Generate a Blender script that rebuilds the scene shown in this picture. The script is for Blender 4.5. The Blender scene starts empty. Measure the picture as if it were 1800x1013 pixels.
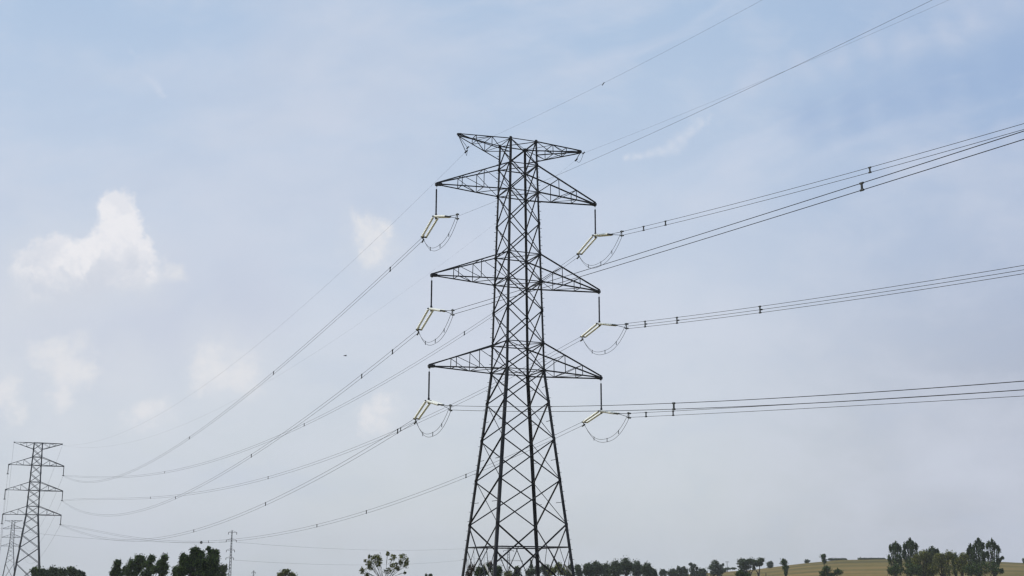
import bpy, math, random
import numpy as np
from mathutils import Vector, Matrix
R = math.radians
sc = bpy.context.scene
COL = sc.collection

# ------------------------------------------------------------------ camera
F_PX, PITCH, ROLL, EYE = 2190.5, 0.22599, 0.00281, 1.7
cam_d = bpy.data.cameras.new("camera")
cam_d.sensor_width = 36.0
cam_d.lens = F_PX / 1800 * 36
cam_d.clip_start = 0.3
cam_d.clip_end = 40000
cam = bpy.data.objects.new("camera", cam_d)
COL.objects.link(cam)
cam.matrix_world = Matrix.Translation((0, 0, EYE)) @ Matrix.Rotation(math.pi / 2 + PITCH, 4, 'X') @ Matrix.Rotation(ROLL, 4, 'Z')
sc.camera = cam

def ray(x, y):
    X, Y = x - 900, 506.5 - y
    cr, sr = math.cos(ROLL), math.sin(ROLL)
    a = (X * cr - Y * sr) / F_PX
    b = (Y * cr + X * sr) / F_PX
    cp, sp = math.cos(PITCH), math.sin(PITCH)
    return Vector((a, cp - sp * b, sp + cp * b))

def at(x, y, depth):
    """the place in the world seen at photo position x, y when it stands depth metres north of the camera"""
    r = ray(x, y)
    r = r * (depth / r.y)
    return Vector((r.x, r.y, r.z + EYE))

# ------------------------------------------------------------------ light
SUN_EL, SUN_AZ = R(48), R(-88)            # azimuth from +Y (into the picture) towards +X
sun_dir = Vector((math.sin(SUN_AZ) * math.cos(SUN_EL), math.cos(SUN_AZ) * math.cos(SUN_EL), math.sin(SUN_EL)))
sl = bpy.data.lights.new("sun", 'SUN')
sl.energy = 2.6
sl.angle = R(0.5)
sl.color = (1.0, 0.95, 0.87)
so = bpy.data.objects.new("sun", sl)
COL.objects.link(so)
so.rotation_euler = (-sun_dir).to_track_quat('-Z', 'Y').to_euler()
sc.view_settings.view_transform = 'Standard'
sc.view_settings.look = 'None'
sc.view_settings.gamma = 1
sc.view_settings.exposure = 0
sc.view_settings.use_curve_mapping = False
sc.cycles.use_denoising = True
sc.cycles.denoising_input_passes = 'RGB_ALBEDO_NORMAL'
sc.cycles.denoising_prefilter = 'ACCURATE'
sc.cycles.max_bounces = 6
sc.cycles.transparent_max_bounces = 8
sc.cycles.filter_width = 1.4

def lin(c):
    return tuple(((v / 255 + 0.055) / 1.055) ** 2.4 if v > 10 else v / 255 / 12.92 for v in c)

# ------------------------------------------------------------------ world: Nishita sky under a thin veil, with clouds
world = bpy.data.worlds.new("World")
sc.world = world
world.use_nodes = True
wn, wl = world.node_tree.nodes, world.node_tree.links
wn.clear()
def N(t, **kw):
    n = wn.new(t)
    for k, v in kw.items():
        setattr(n, k, v)
    return n
def setin(s, v):
    if isinstance(v, bpy.types.NodeSocket):
        wl.new(v, s)
    else:
        s.default_value = v
def M(op, a, b=0.0, c=0.0, clamp=False):
    n = N('ShaderNodeMath', operation=op, use_clamp=clamp)
    setin(n.inputs[0], a); setin(n.inputs[1], b); setin(n.inputs[2], c)
    return n.outputs[0]
def VM(op, a, b=(0, 0, 0)):
    n = N('ShaderNodeVectorMath', operation=op)
    setin(n.inputs[0], a); setin(n.inputs[1], b)
    return n.outputs['Value'] if op in ('DISTANCE', 'DOT_PRODUCT', 'LENGTH') else n.outputs[0]
def SS(v, lo, hi, a=0.0, b=1.0):
    n = N('ShaderNodeMapRange', interpolation_type='SMOOTHSTEP')
    setin(n.inputs[0], v)
    for i, q in enumerate((lo, hi, a, b)):
        setin(n.inputs[i + 1], q)
    return n.outputs[0]
def MIX(f, a, b):
    n = N('ShaderNodeMix', data_type='RGBA')
    setin(n.inputs[0], f); setin(n.inputs[6], a); setin(n.inputs[7], b)
    return n.outputs[2]
def NOISE(vec, scale, detail=6, rough=0.55, col=False):
    n = N('ShaderNodeTexNoise')
    setin(n.inputs['Vector'], vec)
    n.inputs['Scale'].default_value = scale
    n.inputs['Detail'].default_value = detail
    n.inputs['Roughness'].default_value = rough
    return n.outputs['Color' if col else 'Fac']
K = 10.0                                   # the background strength is 0.1: cloud light is given ten times up
def C(rgb, k=1.0):
    return tuple(v * K * k for v in lin(rgb)) + (1,)
d = N('ShaderNodeTexCoord').outputs['Generated']
d = VM('NORMALIZE', d)
sep = N('ShaderNodeSeparateXYZ'); wl.new(d, sep.inputs[0])
dx, dy, dz = sep.outputs
sky = N('ShaderNodeTexSky', sky_type='NISHITA')
sky.sun_disc = False
sky.sun_elevation = SUN_EL
sky.sun_rotation = SUN_AZ
sky.air_density = 1.3
sky.dust_density = 2.0
sky.ozone_density = 1.0
ramp = N('ShaderNodeValToRGB')
wl.new(SS(dz, -0.02, 0.5), ramp.inputs[0])
ramp.inputs[0].links[0].from_node.interpolation_type = 'LINEAR'
els = ramp.color_ramp.elements
stops = [(0.0, (207, 214, 220)), (0.16, (211, 218, 226)), (0.40, (213, 220, 233)), (0.62, (196, 211, 232)), (0.9, (176, 200, 229)), (1.0, (164, 190, 222))]
while len(els) < len(stops):
    els.new(0.5)
for e, (p, c) in zip(els, stops):
    e.position = p
    e.color = lin(c) + (1,)
veil = N('ShaderNodeVectorMath', operation='SCALE')
wl.new(ramp.outputs[0], veil.inputs[0]); veil.inputs['Scale'].default_value = K
base = MIX(0.88, sky.outputs[0], veil.outputs[0])
# the air is a little greyer and bluer to the right
right = SS(dx, 0.10, 0.44)
base = MIX(M('MULTIPLY', right, 0.78), base, MIX(SS(dz, 0.05, 0.36), C((170, 175, 191)), C((150, 176, 213))))
# broad soft patches and thin streaks of high cloud
warpn = NOISE(VM('MULTIPLY', d, (1, 1, 1.6)), 2.2, 4, 0.5, True)
wd = VM('ADD', d, VM('MULTIPLY', VM('SUBTRACT', warpn, (0.5, 0.5, 0.5)), (0.16, 0.16, 0.16)))
patch = NOISE(VM('MULTIPLY', wd, (1, 1, 2.2)), 3.4, 5, 0.5)
base = MIX(SS(patch, 0.44, 0.72, 0, 0.55), base, C((205, 212, 227)))
mott = NOISE(VM('MULTIPLY', wd, (1, 1, 1.8)), 13, 7, 0.6)
base = MIX(SS(mott, 0.42, 0.70, 0, 0.22), base, C((214, 219, 232)))
base = MIX(SS(mott, 0.30, 0.52, 0.12, 0), base, C((176, 192, 218)))
rot = N('ShaderNodeVectorRotate', rotation_type='Y_AXIS')
wl.new(wd, rot.inputs[0]); rot.inputs['Angle'].default_value = R(24)
streak = NOISE(VM('MULTIPLY', rot.outputs[0], (1.2, 1.2, 7.5)), 3.2, 6, 0.5)
smask = M('MULTIPLY', SS(streak, 0.47, 0.70), SS(dz, 0.22, 0.38))
base = MIX(M('MULTIPLY', smask, SS(dx, -0.15, 0.25, 0.12, 0.5)), base, C((210, 217, 233)))
# cumulus: groups of puffs, their outlines broken up by noise
fine = NOISE(d, 26, 10, 0.62, True)
fine2 = NOISE(d, 9, 6, 0.55, True)
edge = NOISE(d, 60, 10, 0.65)
pd = VM('ADD', d, VM('MULTIPLY', VM('SUBTRACT', fine, (0.5, 0.5, 0.5)), (0.050, 0.050, 0.050)))
def puffs(lst, src, amp=0.5, nz=None):
    acc = None
    for x, y, r in lst:
        c = ray(x, y).normalized()
        v = M('MULTIPLY_ADD', VM('DISTANCE', src, tuple(c)), -F_PX / r, 1.0)
        if acc is None:
            acc = v
        else:
            n = N('ShaderNodeMath', operation='SMOOTH_MAX')
            wl.new(acc, n.inputs[0]); wl.new(v, n.inputs[1]); n.inputs[2].default_value = 0.25
            acc = n.outputs[0]
    return M('ADD', acc, M('MULTIPLY', M('SUBTRACT', nz if nz is not None else edge, 0.5), amp))
soft = NOISE(d, 14, 8, 0.6)
low = puffs([(100, 560, 180), (270, 560, 170), (420, 545, 140), (190, 610, 140)], d, 0.5, soft)
base = MIX(SS(low, 0.0, 0.9, 0, 0.5), base, C((196, 203, 221)))
halo = puffs([(120, 490, 170), (230, 485, 120), (60, 520, 140), (120, 640, 130), (400, 645, 140), (655, 430, 90), (265, 735, 90), (220, 650, 110), (20, 640, 110), (110, 750, 120), (680, 715, 70)], pd, 0.7, soft)
base = MIX(SS(halo, 0.0, 1.0, 0, 0.6), base, C((216, 221, 229)))
faint = puffs([(120, 640, 60), (95, 622, 44), (150, 650, 44), (385, 640, 52), (420, 650, 50), (350, 655, 40), (642, 408, 40), (655, 440, 38), (676, 405, 24),
               (260, 728, 42), (300, 478, 34), (660, 732, 40), (684, 706, 36), (110, 700, 34), (10, 700, 44)], pd, 1.5)
base = MIX(SS(faint, 0.0, 1.0, 0, 0.85), base, C((228, 229, 233)))
cum = puffs([(205, 382, 44), (214, 415, 46), (224, 455, 54), (165, 455, 50), (190, 480, 62), (95, 455, 50), (66, 482, 56), (125, 478, 60), (55, 520, 54), (235, 490, 46), (150, 505, 62), (95, 525, 56)], pd, 0.85)
def seg(x0, y0, x1, y1, r, n=7, taper=0.5):
    return [(x0 + (x1 - x0) * i / (n - 1), y0 + (y1 - y0) * i / (n - 1), r * (1 - taper * abs(2 * i / (n - 1) - 1))) for i in range(n)]
wsoft = VM('ADD', d, VM('MULTIPLY', VM('SUBTRACT', fine, (0.5, 0.5, 0.5)), (0.03, 0.03, 0.03)))
wsoft = VM('ADD', wsoft, VM('MULTIPLY', VM('SUBTRACT', fine2, (0.5, 0.5, 0.5)), (0.05, 0.05, 0.05)))
blue = puffs(seg(1420, 215, 1790, 110, 75, 6, 0.2), wsoft, 0.6, soft)
base = MIX(SS(blue, -0.1, 1.2, 0, 0.5), base, C((152, 176, 212)))
ban = puffs(seg(1330, 150, 1800, 10, 60, 8, 0.2) + seg(1600, 300, 1830, 215, 60, 5, 0.2), wsoft, 0.9, streak)
base = MIX(SS(ban, 0.0, 1.1, 0, 0.42), base, C((205, 212, 229)))
wisp = puffs(seg(196, 62, 232, 106, 15, 6) + seg(240, 120, 275, 165, 18, 6), wsoft, 0.8)
base = MIX(SS(wisp, 0.0, 1.1, 0, 0.30), base, C((222, 226, 238)))
wisp2 = puffs(seg(1120, 268, 1245, 218, 26, 9), wsoft, 0.8)
base = MIX(SS(wisp2, 0.0, 1.2, 0, 0.50), base, C((222, 226, 236)))
dl = VM('ADD', d, (0.014, 0.0, -0.020))                 # lit side: compare the cloud here with the cloud a little below right
shade = NOISE(pd, 20, 6, 0.55)
shade2 = NOISE(VM('ADD', pd, (0.008, 0, -0.012)), 20, 6, 0.55)
relief = M('ADD', M('MULTIPLY', M('SUBTRACT', shade, shade2), 2.6), 0.5)
ccol = MIX(SS(M('ADD', dz, M('MULTIPLY', relief, 0.05)), 0.222, 0.272), C((210, 215, 225)), C((240, 239, 242)))
ccol = MIX(SS(relief, 0.35, 0.75, 0.32, 0.0), ccol, C((208, 214, 227)))
topedge = SS(dz, 0.190, 0.245, 1.3, 0.36)
base = MIX(M('MULTIPLY', SS(cum, -0.05, topedge, 0, 0.88), SS(dz, 0.178, 0.218)), base, ccol)
bg = N('ShaderNodeBackground')
bg.inputs['Strength'].default_value = 0.1
wl.new(base, bg.inputs['Color'])
wo = N('ShaderNodeOutputWorld')
wl.new(bg.outputs[0], wo.inputs['Surface'])

# ------------------------------------------------------------------ materials
def material(name, rgb, rough=0.6, metal=0.0, var=0.0, scale=3.0, rgb2=None, island=False, translucent=0.0, spec=0.3, bump=0.0):
    m = bpy.data.materials.new(name)
    m.use_nodes = True
    nt = m.node_tree
    p = nt.nodes['Principled BSDF']
    p.inputs['Roughness'].default_value = rough
    p.inputs['Metallic'].default_value = metal
    p.inputs['Specular IOR Level'].default_value = spec
    c2 = rgb2 or tuple(v * (1 - var) for v in rgb)
    tc = nt.nodes.new('ShaderNodeTexCoord')
    no = nt.nodes.new('ShaderNodeTexNoise')
    no.inputs['Scale'].default_value = scale
    no.inputs['Detail'].default_value = 5
    nt.links.new(tc.outputs['Object'], no.inputs['Vector'])
    r = nt.nodes.new('ShaderNodeValToRGB')
    r.color_ramp.elements[0].position = 0.35
    r.color_ramp.elements[1].position = 0.68
    r.color_ramp.elements[0].color = tuple(c2) + (1,)
    r.color_ramp.elements[1].color = tuple(rgb) + (1,)
    if island:
        g = nt.nodes.new('ShaderNodeNewGeometry')
        a = nt.nodes.new('ShaderNodeMath'); a.operation = 'MULTIPLY_ADD'
        a.inputs[1].default_value = 0.5
        nt.links.new(g.outputs['Random Per Island'], a.inputs[0])
        b = nt.nodes.new('ShaderNodeMath'); b.operation = 'MULTIPLY'; b.inputs[1].default_value = 0.5
        nt.links.new(no.outputs['Fac'], b.inputs[0])
        nt.links.new(b.outputs[0], a.inputs[2])
        nt.links.new(a.outputs[0], r.inputs[0])
    else:
        nt.links.new(no.outputs['Fac'], r.inputs[0])
    nt.links.new(r.outputs[0], p.inputs['Base Color'])
    if bump:
        bm = nt.nodes.new('ShaderNodeBump'); bm.inputs['Strength'].default_value = bump
        nt.links.new(no.outputs['Fac'], bm.inputs['Height'])
        nt.links.new(bm.outputs[0], p.inputs['Normal'])
    if translucent:
        tr = nt.nodes.new('ShaderNodeBsdfTranslucent')
        mx = nt.nodes.new('ShaderNodeMixShader'); mx.inputs[0].default_value = translucent
        nt.links.new(r.outputs[0], tr.inputs['Color'])
        nt.links.new(p.outputs[0], mx.inputs[1]); nt.links.new(tr.outputs[0], mx.inputs[2])
        nt.links.new(mx.outputs[0], nt.nodes['Material Output'].inputs['Surface'])
    return m
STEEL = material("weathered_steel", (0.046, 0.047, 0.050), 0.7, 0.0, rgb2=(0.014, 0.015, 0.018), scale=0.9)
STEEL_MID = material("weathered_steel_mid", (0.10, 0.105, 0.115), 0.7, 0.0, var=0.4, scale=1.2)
STEEL_LIGHT = material("pale_steel", (0.62, 0.61, 0.57), 0.5, 0.0, var=0.2, scale=2)
WIRE = material("dull_aluminium_wire", (0.07, 0.073, 0.08), 0.6, 0.0, var=0.3, scale=4)
WIRE_DARK = material("dark_aluminium_wire", (0.035, 0.037, 0.042), 0.6, 0.0, var=0.3, scale=4)
ROD = material("dark_hanger", (0.022, 0.024, 0.035), 0.5, 0.0, var=0.3)
FITTING = material("galvanised_fitting", (0.08, 0.085, 0.08), 0.5, 0.2, var=0.3)
INSUL = material("cream_insulator", (0.96, 0.96, 0.86), 0.3, 0.0, var=0.06, scale=5)
CONCRETE = material("footing_concrete", (0.36, 0.34, 0.31), 0.9, var=0.3, scale=2, bump=0.3)
BARK = material("bark", (0.07, 0.055, 0.045), 0.9, var=0.4, scale=6, bump=0.4)
TWIG = material("grey_bark", (0.13, 0.11, 0.09), 0.9, var=0.4, scale=6)
LEAF = {
    'dark': material("leaf_dark", (0.10, 0.155, 0.04), 0.7, rgb2=(0.012, 0.024, 0.010), scale=0.5, island=True, translucent=0.15, spec=0.15),
    'mid': material("leaf_mid", (0.105, 0.135, 0.052), 0.7, rgb2=(0.032, 0.048, 0.022), scale=0.5, island=True, translucent=0.18, spec=0.15),
    'olive': material("leaf_olive", (0.24, 0.25, 0.07), 0.7, rgb2=(0.06, 0.075, 0.025), scale=0.5, island=True, translucent=0.2, spec=0.15),
    'far': material("leaf_far", (0.11, 0.145, 0.065), 0.8, rgb2=(0.034, 0.048, 0.030), scale=0.3, island=True, translucent=0.15, spec=0.1),
    'poplar': material("leaf_poplar", (0.11, 0.155, 0.055), 0.7, rgb2=(0.022, 0.038, 0.020), scale=0.5, island=True, translucent=0.18, spec=0.15),
    'brown': material("leaf_brown", (0.16, 0.12, 0.09), 0.8, rgb2=(0.06, 0.05, 0.04), scale=0.5, island=True, translucent=0.1, spec=0.1),
}

# ------------------------------------------------------------------ object helpers
def tag(o, label=None, cat=None, group=None, kind=None):
    if label: o['label'] = label
    if cat: o['category'] = cat
    if group: o['group'] = group
    if kind: o['kind'] = kind
    return o
def thing(name, loc, label, cat, rz=0.0, group=None):
    o = bpy.data.objects.new(name, None)
    o.empty_display_size = 0.5
    COL.objects.link(o)
    o.location = loc
    o.rotation_euler = (0, 0, rz)
    return tag(o, label, cat, group)
class MB:
    def __init__(s):
        s.v, s.f = [], []
    def add(s, vs, fs):
        k = len(s.v)
        s.v += [tuple(q) for q in vs]
        s.f += [tuple(i + k for i in f) for f in fs]
    def frame(s, p, q, hint=None):
        z = (q - p).normalized()
        h = hint if hint is not None else Vector((0, 0, 1))
        x = h - z * h.dot(z)
        if x.length < 0.05:
            x = Vector((1, 0, 0)) - z * z.x
        x.normalize()
        return x, z.cross(x), z
    def angle(s, p, q, w, hint=None, t=None):
        """steel angle section (L profile) from p to q, its corner on the line, legs towards hint and across it"""
        p, q = Vector(p), Vector(q)
        x, y, z = s.frame(p, q, hint)
        t = t or w * 0.14
        prof = [(0, 0), (w, 0), (w, t), (t, t), (t, w), (0, w)]
        prof = [(a - w * 0.25, b - w * 0.25) for a, b in prof]
        vs = [p + x * a + y * b for a, b in prof] + [q + x * a + y * b for a, b in prof]
        fs = [(i, (i + 1) % 6, (i + 1) % 6 + 6, i + 6) for i in range(6)]
        fs += [(0, 3, 2, 1), (0, 5, 4, 3), (6, 7, 8, 9), (6, 9, 10, 11)]
        s.add(vs, fs)
    def bar(s, p, q, w, h=None, hint=None):
        p, q = Vector(p), Vector(q)
        x, y, z = s.frame(p, q, hint)
        h = h or w
        c = [(-w / 2, -h / 2), (w / 2, -h / 2), (w / 2, h / 2), (-w / 2, h / 2)]
        vs = [p + x * a + y * b for a, b in c] + [q + x * a + y * b for a, b in c]
        s.add(vs, [(0, 1, 5, 4), (1, 2, 6, 5), (2, 3, 7, 6), (3, 0, 4, 7), (3, 2, 1, 0), (4, 5, 6, 7)])
    def tube(s, pts, r, n=6, cap=True):
        pts = [Vector(p) for p in pts]
        rs = r if isinstance(r, (list, tuple)) else [r] * len(pts)
        vs = []
        for i, p in enumerate(pts):
            a = pts[max(i - 1, 0)]; b = pts[min(i + 1, len(pts) - 1)]
            x, y, z = s.frame(a, b, Vector((0, 0, 1)) if abs((b - a).normalized().z) < 0.95 else Vector((0, 1, 0)))
            for k in range(n):
                t = 2 * math.pi * k / n
                vs.append(p + (x * math.cos(t) + y * math.sin(t)) * rs[i])
        fs = []
        for i in range(len(pts) - 1):
            for k in range(n):
                fs.append((i * n + k, i * n + (k + 1) % n, (i + 1) * n + (k + 1) % n, (i + 1) * n + k))
        if cap:
            fs.append(tuple(reversed(range(n))))
            fs.append(tuple(range((len(pts) - 1) * n, len(pts) * n)))
        s.add(vs, fs)
    def build(s, name, mat, parent=None, smooth=False, offset=None):
        me = bpy.data.meshes.new(name)
        me.from_pydata(s.v, [], s.f)
        me.materials.append(mat)
        if smooth:
            me.polygons.foreach_set('use_smooth', [True] * len(me.polygons))
        o = bpy.data.objects.new(name, me)
        COL.objects.link(o)
        if parent is not None:
            o.parent = parent
        return o
def smoothstep(a, b, x):
    t = np.clip((x - a) / (b - a), 0, 1)
    return t * t * (3 - 2 * t)

# ------------------------------------------------------------------ terrain
RIDGE = [(-400, -9), (700, -9), (1050, -6.5), (1150, -2.4), (1180, -0.3), (1250, 1.9), (1300, 3.4), (1340, 5.6), (1390, 8.0), (1450, 10.1),
         (1560, 10.7), (1640, 10.2), (1765, 8.0), (1800, 7.8), (2000, 7.2), (2400, 4.0), (3600, 0.0)]     # height above eye 900 m out
_az = [(x - 900) / F_PX / 1.0 for x, _ in RIDGE]
_rz = [z for _, z in RIDGE]
def ground(x, y):
    x = np.asarray(x, float); y = np.asarray(y, float)
    r = np.hypot(x, y)
    slope = -0.0062 * np.clip(r - 130, 0, 40000)
    yy = np.where(y > 1, y, 1)
    az = np.where(y > 1, x / yy, np.where(x > 0, 9, -9))
    h = np.interp(az * 0.974, _az, _rz) + EYE
    up = smoothstep(330, 900, r) * (1 - 0.0 * r)
    far = smoothstep(900, 2600, r)
    hill = (h + 9 - EYE - 0.0) * up * (1 - far)
    hill = np.where(y > 1, hill, 0)
    base_h = slope * (1 - smoothstep(330, 900, r) * (1 - far)) + (-9 + EYE) * smoothstep(330, 900, r) * (1 - far)
    bumps = 0.25 * np.sin(x * 0.031 + 1.3) * np.sin(y * 0.027) * smoothstep(100, 300, r)
    return base_h + hill + bumps
def gz(x, y):
    return float(ground(x, y))
def build_ground():
    rs = np.concatenate([np.linspace(0.0, 60, 8), np.linspace(75, 300, 14), np.linspace(320, 1000, 60), np.geomspace(1040, 30000, 40)])
    fine_t = np.linspace(-0.62, 0.62, 200)
    ths = np.concatenate([fine_t, np.linspace(0.66, 2 * math.pi - 0.66, 70)])
    nr, nt_ = len(rs), len(ths)
    A, B = np.meshgrid(rs, ths, indexing='ij')
    X = A * np.sin(B); Y = A * np.cos(B)
    Z = ground(X, Y)
    v = np.stack([X.ravel(), Y.ravel(), Z.ravel()], 1)
    fs = []
    for i in range(nr - 1):
        for j in range(nt_):
            j2 = (j + 1) % nt_
            if i == 0:
                if j: fs.append((0, (i + 1) * nt_ + j, (i + 1) * nt_ + j2)[::-1])
                else: fs.append((0, (i + 1) * nt_ + j, (i + 1) * nt_ + j2)[::-1])
            else:
                fs.append((i * nt_ + j, i * nt_ + j2, (i + 1) * nt_ + j2, (i + 1) * nt_ + j))
    me = bpy.data.meshes.new("ground")
    me.from_pydata(v.tolist(), [], fs)
    me.polygons.foreach_set('use_smooth', [True] * len(me.polygons))
    m = bpy.data.materials.new("dry_field"); m.use_nodes = True
    nt = m.node_tree; p = nt.nodes['Principled BSDF']; p.inputs['Roughness'].default_value = 0.95
    p.inputs['Specular IOR Level'].default_value = 0.1
    g = nt.nodes.new('ShaderNodeNewGeometry')
    mp = nt.nodes.new('ShaderNodeMapping'); mp.inputs['Scale'].default_value = (0.006, 0.03, 0.15)
    nt.links.new(g.outputs['Position'], mp.inputs['Vector'])
    n1 = nt.nodes.new('ShaderNodeTexNoise'); n1.inputs['Scale'].default_value = 1.0; n1.inputs['Detail'].default_value = 8
    nt.links.new(mp.outputs[0], n1.inputs['Vector'])
    r1 = nt.nodes.new('ShaderNodeValToRGB')
    e = r1.color_ramp.elements
    e[0].position = 0.34; e[0].color = (0.095, 0.082, 0.028, 1)
    e[1].position = 0.66; e[1].color = (0.27, 0.175, 0.065, 1)
    k = e.new(0.5); k.color = (0.175, 0.135, 0.042, 1)
    nt.links.new(n1.outputs['Fac'], r1.inputs[0])
    n2 = nt.nodes.new('ShaderNodeTexNoise'); n2.inputs['Scale'].default_value = 0.35; n2.inputs['Detail'].default_value = 8
    nt.links.new(g.outputs['Position'], n2.inputs['Vector'])
    r2 = nt.nodes.new('ShaderNodeValToRGB')
    r2.color_ramp.elements[0].position = 0.35; r2.color_ramp.elements[0].color = (0.72, 0.76, 0.68, 1)
    r2.color_ramp.elements[1].position = 0.7; r2.color_ramp.elements[1].color = (1, 1, 1, 1)
    nt.links.new(n2.outputs['Fac'], r2.inputs[0])
    mx = nt.nodes.new('ShaderNodeMix'); mx.data_type = 'RGBA'; mx.blend_type = 'MULTIPLY'; mx.inputs[0].default_value = 1
    nt.links.new(r1.outputs[0], mx.inputs[6]); nt.links.new(r2.outputs[0], mx.inputs[7])
    nt.links.new(mx.outputs[2], p.inputs['Base Color'])
    me.materials.append(m)
    o = bpy.data.objects.new("ground", me)
    COL.objects.link(o)
    tag(o, kind='structure')
build_ground()

# ------------------------------------------------------------------ pylons
UP = Vector((0, 0, 1))
def pylon(center, th, prm, label, detail=2, mat=STEEL, group='lattice pylons of the power line', thick=1.0):
    """square lattice tower; local x along the crossarms; prm heights are above the tower's own ground"""
    root = thing('lattice_pylon', center, label, 'pylon', th, group)
    zt, zk = prm['top'], prm['knee']
    w_top, w_knee, w_base = prm['w']
    def hw(z):
        if z >= zk: return w_knee + (w_top - w_knee) * (z - zk) / (zt - zk)
        return w_knee + (w_base - w_knee) * (zk - z) / (zk - 0.0)
    CN = [(-1, -1), (1, -1), (1, 1), (-1, 1)]
    def P(c, z):
        h = hw(z)
        return Vector((c[0] * h, c[1] * h, z))
    T = thick
    for c in CN:
        mb = MB()
        zs = [0, zk, zt]
        for a, b, w in ((0, zk, 0.26 * T), (zk, zt, 0.185 * T)):
            mb.angle(P(c, a), P(c, b), w, Vector((-c[0], 0, 0)) if c[0] * c[1] > 0 else Vector((0, -c[1], 0)))
        if detail >= 2 and c in ((-1, 1), (1, -1)):          # climbing bolts up two of the legs
            z = 3.0; k = 0
            while z < zt - 1:
                q = P(c, z)
                dirx = Vector((c[0], 0, 0)) if k % 2 == 0 else Vector((0, c[1], 0))
                mb.bar(q - dirx * 0.02, q + dirx * 0.24, 0.035)
                z += 0.42; k += 1
        leg = mb.build('leg', mat, root)
        if detail >= 2:
            f = MB()
            q = P(c, 0)
            f.bar(q - UP * 0.6, q + UP * 0.25, 0.9, 0.9, Vector((1, 0, 0)))
            f.bar(q + UP * 0.25, q + UP * 0.4, 0.6, 0.6, Vector((1, 0, 0)))
            f.build('footing', CONCRETE, root)
    levels = sorted(prm['panels'])
    belts = set(prm['belts'])
    for lo, hi in zip(levels[:-1], levels[1:]):
        mb = MB()
        w = (0.098 if lo >= zk else 0.11) * T
        for i in range(4):
            a, b = CN[i], CN[(i + 1) % 4]
            nrm = Vector(((a[0] + b[0]) / 2, (a[1] + b[1]) / 2, 0))
            off = nrm * (0.05 * T)
            if prm.get('base_k') and lo == 0:
                # the lowest bay: long diagonals, and a portal frame with hip braces under the belt
                zb = prm['base_k']
                mb.angle(P(a, hi) + off, P(b, lo) + off, w * 1.1, nrm)
                mb.angle(P(b, hi) - off, P(a, lo) - off, w * 1.1, nrm)
                mb.angle(P(a, zb), P(b, zb), w, UP)
                for c1, c2 in ((a, b), (b, a)):
                    p0, p1 = P(c1, zb), P(c2, zb)
                    for u, v in ((0.0, 0.16), (0.30, 0.16)):
                        mb.angle(p0.lerp(p1, u), P(c1, 0).lerp(P(c1, zb), 0.45).lerp(P(c2, 0).lerp(P(c2, zb), 0.45), v), w * 0.5, nrm)
            else:
                w1, w2 = {1: (w * 0.6, w * 0.9), 3: (w * 0.9, w * 0.6)}.get(i, (w * 1.1, w * 1.1))
                if lo < zk:                                  # the two narrow faces: one heavy, one light diagonal
                    w1, w2 = {1: (w * 0.4, w), 3: (w, w * 0.4)}.get(i, (w, w))
                mb.angle(P(a, lo) + off, P(b, hi) + off, w1, nrm)
                mb.angle(P(b, lo) - off, P(a, hi) - off, w2, nrm)
            if detail >= 2 and lo < zk and lo > 0 and i in (1, 3):
                # short redundant member half way up the bay
                zm = (lo + hi) / 2
                mb.angle(P(a, zm), P(a, zm).lerp(P(b, zm), 0.25), w * 0.4, UP)
                mb.angle(P(b, zm), P(b, zm).lerp(P(a, zm), 0.25), w * 0.4, UP)
        if detail >= 2:
            for c in CN:                                    # gusset plates where the braces meet the legs
                q = P(c, hi)
                for ax in ((-c[0], 0, 0), (0, -c[1], 0)):
                    v = Vector(ax)
                    mb.bar(q + v * 0.02 - UP * 0.17, q + v * 0.02 + UP * 0.17, 0.03, 0.26, Vector((v.y, v.x, 0)))
        mb.build('lattice_panel', mat, root)
    for z in sorted(belts):
        mb = MB()
        for i in range(4):
            mb.angle(P(CN[i], z), P(CN[(i + 1) % 4], z), 0.085 * T, UP)
        mb.angle(P(CN[0], z), P(CN[2], z), 0.06 * T, UP)
        mb.angle(P(CN[1], z) - UP * 0.03, P(CN[3], z) - UP * 0.03, 0.06 * T, UP)
        mb.build('belt_frame', mat, root)
    tips = {}
    for key, s, tipx, ztip, zbot, ztop in prm['arms']:
        mb = MB()
        tip = Vector((s * tipx, 0, ztip))
        bot = [P((s, -1), zbot), P((s, 1), zbot)]
        top = [P((s, -1), ztop), P((s, 1), ztop)]
        tipw = 0.16
        tt = [tip + Vector((0, -tipw, 0)), tip + Vector((0, tipw, 0))]
        ttop = [q + UP * (0.12 if ztop > zbot and key != 'E' else 0.0) for q in tt]
        if key == 'E':
            tb = [q - UP * 0.12 for q in tt]
        else:
            tb = tt
        wc = (0.112 if key != 'E' else 0.09) * T
        for k in (0, 1):
            hn = Vector((0, 1 if k == 0 else -1, 0))
            mb.angle(bot[k], tb[k], wc, hn)
            mb.angle(top[k], ttop[k], wc, hn)
        n = 3 if key != 'E' else 3
        fr = [0.0, 0.36, 0.66, 1.0]
        for k in (0, 1):
            for i in range(1, n):
                a = bot[k].lerp(tb[k], fr[i]); b = top[k].lerp(ttop[k], fr[i])
                mb.angle(a, b, 0.055 * T, Vector((1, 0, 0)))
            for i in range(n - 1):
                if key == 'E':
                    mb.angle(top[k].lerp(ttop[k], fr[i]), bot[k].lerp(tb[k], fr[i + 1]), 0.05 * T, Vector((0, 1, 0)))
                else:
                    mb.angle(bot[k].lerp(tb[k], fr[i]), top[k].lerp(ttop[k], fr[i + 1]), 0.055 * T, Vector((0, 1, 0)))
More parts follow.
